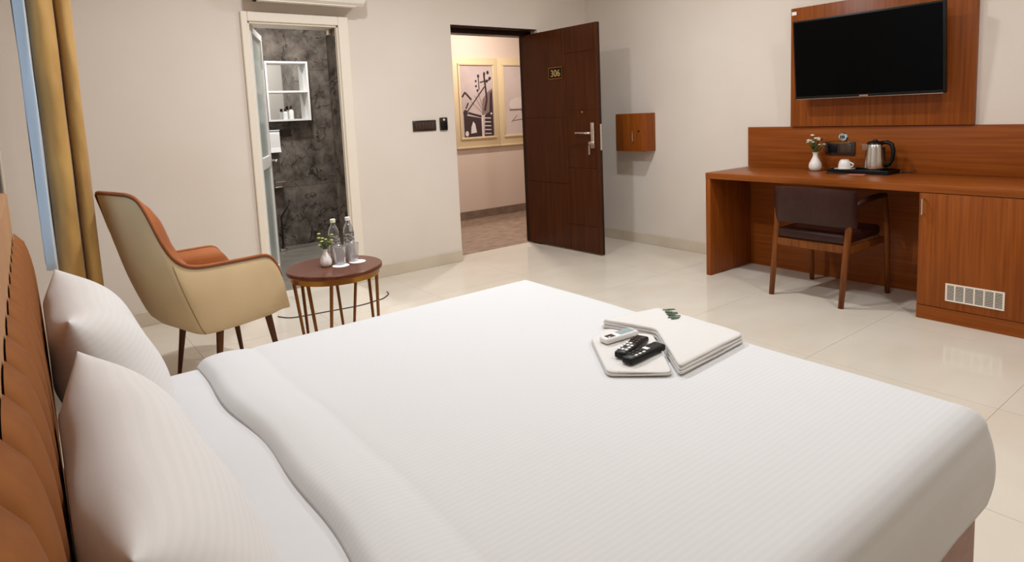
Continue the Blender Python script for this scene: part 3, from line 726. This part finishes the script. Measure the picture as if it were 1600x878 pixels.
for k in range(9):
    t_ = k/8; l = .040 if k % 3 != 2 else .026
    e = MB().box(-l/2, l/2, -.0035, .0035, 0, .0012).build('emblem_stitch', 'stitchgreen', bt)
    e.location = Vector((2.338-.062*t_+.006*math.sin(k*2.3), 1.405-.078*t_, TB+.0325))-o0; e.rotation_euler.z = -.62+.25*math.sin(k*1.7)
ht = cloth('hand_towel', 'smaller white folded hand towel under the remote controls', [(1.822, 1.205), (1.957, 1.085), (2.145, 1.312), (2.088, 1.462), (1.985, 1.435)], TB, .007, layers=2, ctr=(2.0, 1.29))
RZ0 = TB+.0165
def remote(name, label, loc, rz, L, Wd, Tk, body, cat='remote'):
    o = thing(name, label, cat, loc, rz)
    b = MB().box(-L/2, L/2, -Wd/2, Wd/2, 0, Tk, bev=.007, seg=3)
    b.v = [(x, y*(1-.22*(1 if x < 0 else .35)*abs(x/(L/2))**2.5), z) for x, y, z in b.v]
    b.build('body', body, o, smooth=True, angle=50)
    return o
r1 = remote('remote_control', 'black remote control with rows of pale buttons on the towel, beside the white one', (1.992, 1.266, RZ0), math.radians(17), .165, .046, .02, 'black')
for i in range(7):
    for j in range(3):
        if (i*3+j) % 5 == 4: continue
        bx('button', 'white' if i < 4 else 'smoke2', r1, -.062+i*.018, -.051+i*.018, -.014+j*.012, -.006+j*.012, .02, .0222)
r2 = remote('remote_control', 'black remote control with one large pale button, lying against its twin', (1.978, 1.207, RZ0), math.radians(4), .165, .046, .02, 'black')
bx('button', 'white', r2, .004, .020, -.009, .011, .02, .0224, bev=.001)
for i in range(3):
    for j in range(3): bx('button', 'smoke2' if j else 'white', r2, -.055+i*.018, -.044+i*.018, -.014+j*.012, -.008+j*.012, .02, .0222)
r3 = remote('remote_control', 'white remote control with a grey display on the hand towel', (2.035, 1.358, RZ0), math.radians(-4), .135, .048, .018, 'white')
bx('display', 'greyscreen', r3, -.005, .055, -.014, .014, .018, .0188); bx('button', 'smoke2', r3, -.055, -.025, -.013, .008, .018, .0195, bev=.001)

# ------------------------------------------------------------------ armchair by the window
ar = thing('armchair', 'cream armchair with orange quilted inside beside the round table', 'armchair', (1.196, 3.274, 0), math.radians(17))
WA = .52
near = [((.460, .004, .318), (.462, .0, .335)), ((.452, .002, .312), (.446, -.004, .44)), ((.44, .001, .308), (.436, -.004, .53)), ((.41, 0, .303), (.408, -.002, .595)), ((.37, 0, .30), (.365, .0, .628)), ((.30, 0, .297), (.27, .0, .634)),
        ((.22, 0, .295), (.14, .0, .638)), ((.12, 0, .296), (.02, .002, .644)), ((.06, .002, .298), (-.05, .006, .665)), ((.025, .010, .30), (-.10, .012, .712)), ((.005, .03, .30), (-.142, .022, .80)), ((-.004, .055, .30), (-.180, .04, .925)),
        ((-.009, .08, .30), (-.205, .06, .992)), ((-.012, .12, .30), (-.222, .10, 1.014)), ((-.015, .18, .30), (-.228, .17, 1.018))]
full = near+[((-.016, WA/2, .30), (-.230, WA/2, 1.019))]+[((b[0], WA-b[1], b[2]), (r[0], WA-r[1], r[2])) for b, r in reversed(near)]
# smooth by resampling (Catmull-Rom)
def cr(P, n):
    out = []; P = [Vector(p) for p in P]
    for i in range(len(P)-1):
        p0, p1, p2, p3 = P[max(i-1, 0)], P[i], P[i+1], P[min(i+2, len(P)-1)]
        for k in range(n):
            t = k/n; out.append(.5*((2*p1)+(-p0+p2)*t+(2*p0-5*p1+4*p2-p3)*t*t+(-p0+3*p1-3*p2+p3)*t**3))
    out.append(P[-1]); return out
Bc = cr([b for b, r in full], 3); Rc = cr([r for b, r in full], 3); NS = len(Bc)
cen = Vector((.20, WA/2, .45))
def outer(u, v):
    i = round(u*(NS-1)); b, r = Bc[i], Rc[i]; p = b.lerp(r, v)
    out = Vector((p.x-.2, (p.y-WA/2), 0)); out.normalize()
    bul = .022*math.sin(PI*v)**.8
    # tuck in towards the base
    return p+out*bul-out*.03*max(0, (.12-v)/.12)**2
mb = MB(); mb.grid(outer, NS-1, 14)
bot = [outer(i/(NS-1), 0) for i in range(NS)]; mb.add(bot, [tuple(range(NS))])
mb.build('outer_shell', 'cushion', ar, smooth=True, merge=True, angle=60)
def inner(u, v):
    i = round(u*(NS-1)); r = Rc[i]; ctr = Vector((.24, WA/2, 0))
    d_ = Vector((ctr.x-r.x if r.x < .1 else 0, ctr.y-r.y, 0)); d_.normalize()
    zb = .42; p = Vector((r.x, r.y, r.z)); depth = (1-v)
    q = p+d_*(.012+.058*min(1, depth*6)**.6) ; q.z = r.z-(r.z-zb)*depth
    if r.x < .05: q.x += (.12)*depth*min(1, (.05-r.x)/.2)
    ch_ = .016*abs(math.sin(u*NS*.30))*min(1, depth*5)
    return q+d_*ch_+Vector((0, 0, .010*(1-abs(2*v-1)) if v > .8 else 0))
inr = MB().grid(inner, NS-1, 12).build('inner_upholstery', 'orange', ar, smooth=True)
# rim roll joins inner and outer
MB().tube([p+Vector((0, 0, .002)) for p in Rc], .0075, 8).build('rim_roll', 'orange', ar, smooth=True)
MB().tube([p+(Vector((p.x-.2, p.y-WA/2, 0)).normalized()*.0065)+Vector((0, 0, -.006)) for p in Rc], .003, 6).build('piping', 'seam', ar, smooth=True)
st = MB().box(-.02, .47, .055, WA-.055, .34, .46, bev=.035, seg=4).build('seat_cushion', 'orange', ar, smooth=True, angle=60)
bx('front_rail', 'cushion', ar, .40, .455, .02, WA-.02, .31, .345, bev=.01)
# rear seam lines on the shell
for a in (9, ): 
    MB().tube([outer((a*3+1)/(NS-1), k/14)+Vector((-.0005, -.0005, 0)) for k in range(0, 13)], .0022, 6).build('shell_seam', 'shellseam', ar, smooth=True)
    MB().tube([outer(1-(a*3+1)/(NS-1), k/14)+Vector((-.0005, .0005, 0)) for k in range(0, 13)], .0022, 6).build('shell_seam', 'shellseam', ar, smooth=True)
for (x, y, sx, sy) in ((.12, .06, -1, -1), (.13, WA-.09, -1, 1), (.385, .06, 1, -1), (.40, WA-.10, 1, 1)):
    MB().tube([(x+sx*.045, y+sy*.02, 0), (x+sx*.0, y+sy*.0, .315)], [.010, .019], 12).build('leg', 'legbrown', ar, smooth=True, angle=50)

# ------------------------------------------------------------------ round side table
tc_ = (1.925, 3.415, 0); TH = .50; TR = .262
tb = thing('side_table', 'round walnut side table with brass V-shaped legs', 'table', tc_, 0)
MB().lathe([(TR-.008, TH-.026), (TR, TH-.02), (TR, TH-.004), (TR-.004, TH)], n=64).build('table_top', 'walnut', tb, smooth=True, angle=30)
MB().lathe([(TR-.03, TH-.056), (TR-.018, TH-.056), (TR-.018, TH-.027), (TR-.03, TH-.027), (TR-.03, TH-.056)], n=64, caps=False).build('apron_ring', 'brass', tb, smooth=True, angle=30)
for dg, rb in ((142.7, .185), (-134, .20), (-3, .225), (52.7, .20)):
    a = math.radians(dg)
    for q in (-1, 1):
        b = a+q*.30
        MB().tube([((TR-.034)*math.cos(b), (TR-.034)*math.sin(b), TH-.03), (rb*math.cos(a+q*.13), rb*math.sin(a+q*.13), 0.0)], [.0100, .0075], 10).build('leg_rod', 'bronze', tb, smooth=True, angle=50)
vase('flower_vase', 'small cream vase of yellow-green sprigs on the round table', (1.885, 3.435, TH), .92, 1, 'yellowgreen', 14, 11, 'porcelain')
def bottle(label, loc, cap):
    o = thing('water_bottle', label, 'bottle', loc)
    R_ = .031
    MB().lathe([(.026, 0), (R_, .006), (R_, .05), (R_-.0015, .053), (R_, .056), (R_, .10), (R_-.0015, .103), (R_, .106), (R_, .158), (.027, .185), (.017, .208), (.0125, .216), (.0125, .228)], n=28, caps=True).build('body', 'clear', o, smooth=True, angle=50)
    MB().lathe([(R_+.0006, .108), (R_+.0006, .156)], n=28, caps=False).build('label_band', mat('bottle_label', (176, 172, 164), .5, rgb2=(96, 92, 84), scale=(60, 60, 90), lo=.45, hi=.55), o, smooth=True)
    MB().lathe([(.0155, .228), (.0155, .246), (.013, .248)], n=20).build('cap', cap, o, smooth=True, angle=40)
bottle('clear water bottle with pale green cap next to the vase', (1.972, 3.515, TH), 'capyellow')
bottle('clear water bottle with white cap, farther from the vase', (2.062, 3.515, TH), 'white')
for (x, y, lab) in ((1.958, 3.412, 'clear tumbler on a paper coaster next to the vase'), (2.046, 3.436, 'clear tumbler on a paper coaster, farther from the vase')):
    c = MB().lathe([(.001, .0), (.046, .0), (.047, .001), (.046, .002), (.001, .002)], n=32).build('paper_coaster', 'paper'); c.location = (x+(-.01 if x < 2 else .012), y-.030, TH+.0003); tag(c, 'white round paper coaster under the '+('tumbler next to the vase' if x < 2 else 'tumbler farther from the vase'), 'coaster')
    g = MB().lathe([(.001, 0), (.030, 0), (.0365, .098), (.0372, .101), (.036, .103), (.034, .101), (.0285, .008), (.001, .008)], n=32, caps=False).build('drinking_glass', 'glass', smooth=True, angle=40); g.location = (x, y, TH+.003); tag(g, lab, 'glass')
cord = tag(MB().tube(cr([(1.86, 4.34, .004), (1.90, 4.265, .004), (1.96, 4.23, .004), (2.15, 4.20, .004), (2.38, 4.17, .004), (2.52, 4.195, .004), (2.58, 4.21, .004), (2.66, 4.285, .004), (2.685, 4.36, .004)], 6), .0035, 6).build('power_cord', 'rubber', smooth=True), 'thin black cord curling over the floor behind the side table', 'cord')

# ------------------------------------------------------------------ curtains
def curtain(name, label, m, y0, y1, xc, amp, waves, z0, z1, ph, th):
    nu, nv = 150, 40
    def fn(u, v):
        z = z0+(z1-z0)*v; y = y0+(y1-y0)*u
        a = amp*(.92+.08*math.sin(v*3+u*5)); w_ = 2*PI*waves*u+ph+.25*math.sin(v*4)*u
        x = xc+a*math.sin(w_)+.010*noise.noise(Vector((u*6, v*7, ph)))*min(1, amp*20)
        return (x, y+.02*math.sin(w_*2)*u, z)
    o = MB().grid(fn, nu, nv).build(name, m, smooth=True, solid=th); return tag(o, label, 'curtain')
cx_ = cr([(x, y, 0) for x, y in ((.684, 3.60), (.680, 3.50), (.700, 3.455), (.735, 3.445), (.766, 3.47), (.774, 3.525), (.783, 3.50), (.802, 3.475), (.826, 3.485), (.836, 3.53), (.80, 3.62), (.70, 3.66), (.69, 3.72), (.82, 3.78), (.70, 3.86), (.82, 3.94), (.69, 4.02), (.82, 4.10), (.75, 4.2))], 7)
def gold_fn(u, v):
    p = cx_[round(u*(len(cx_)-1))]; z = .015+2.73*v
    n1 = noise.noise(Vector((p.x*9, p.y*4+z*1.1, z*2.6))); n2 = noise.noise(Vector((p.x*30+z*6, p.y*10, z*9)))
    return (p.x+.004*n1, p.y+.020*n1+.005*n2, z)
tag(MB().grid(gold_fn, len(cx_)-1, 90).build('curtain', 'gold', smooth=True, solid=.003), 'gold satin curtain hanging in pleats beside the window', 'curtain')
curtain('sheer_curtain', 'narrow sheer white curtain glowing with daylight behind the gold curtain', 'sheer', 3.44, 4.20, .651, .019, 9, .70, 2.745, 1.0, .001)
rdd = thing('curtain_track', 'double white curtain track on the ceiling by the window', 'curtain track', (.70, 3.6, CZ))
bx('rail', 'white', rdd, -.065, -.035, -.7, .75, -.05, -.0005); bx('rail', 'white', rdd, .04, .075, -.7, .75, -.05, -.0005)

# ------------------------------------------------------------------ ceiling downlights
def downlight(x, y, z, power, label, col=LAMPCOL, grp='recessed ceiling downlights', size=.15):
    o = thing('ceiling_downlight', label, 'light', (x, y, z), group=grp)
    MB().lathe([(.085, -.004), (.105, -.008), (.11, -.004), (.11, -.0005), (.085, -.0005), (.085, -.004)], n=32, caps=False).build('trim_ring', 'white', o, smooth=True, angle=40)
    MB().lathe([(.001, -.0045), (.086, -.0045)], n=32, caps=False).build('diffuser', 'lampglow', o)
    ld = bpy.data.lights.new('downlight', 'AREA'); ld.shape = 'DISK'; ld.size = size; ld.energy = power; ld.color = col
    lo = bpy.data.objects.new('downlight', ld); C.objects.link(lo); lo.parent = o; lo.location = (0, 0, -.012)
for (x, y, k) in ((3.75, 2.95, .78), (2.0, 3.05, 1.05), (3.8, .6, .50), (2.0, 1.1, .47), (3.2, -1.1, .25)):  # third and last lamps are added fill for the TV wall and bed side
    downlight(x, y, CZ, LAMP*k, 'unseen round downlight in the bedroom ceiling')
downlight(5.0, 5.8, 2.7, 36, 'round recessed downlight in the corridor ceiling', (1, .93, .88), 'corridor downlights')
downlight(2.6, 5.7, 2.6, 34, 'round recessed downlight in the bathroom ceiling', (.95, .97, 1), 'bathroom downlights')
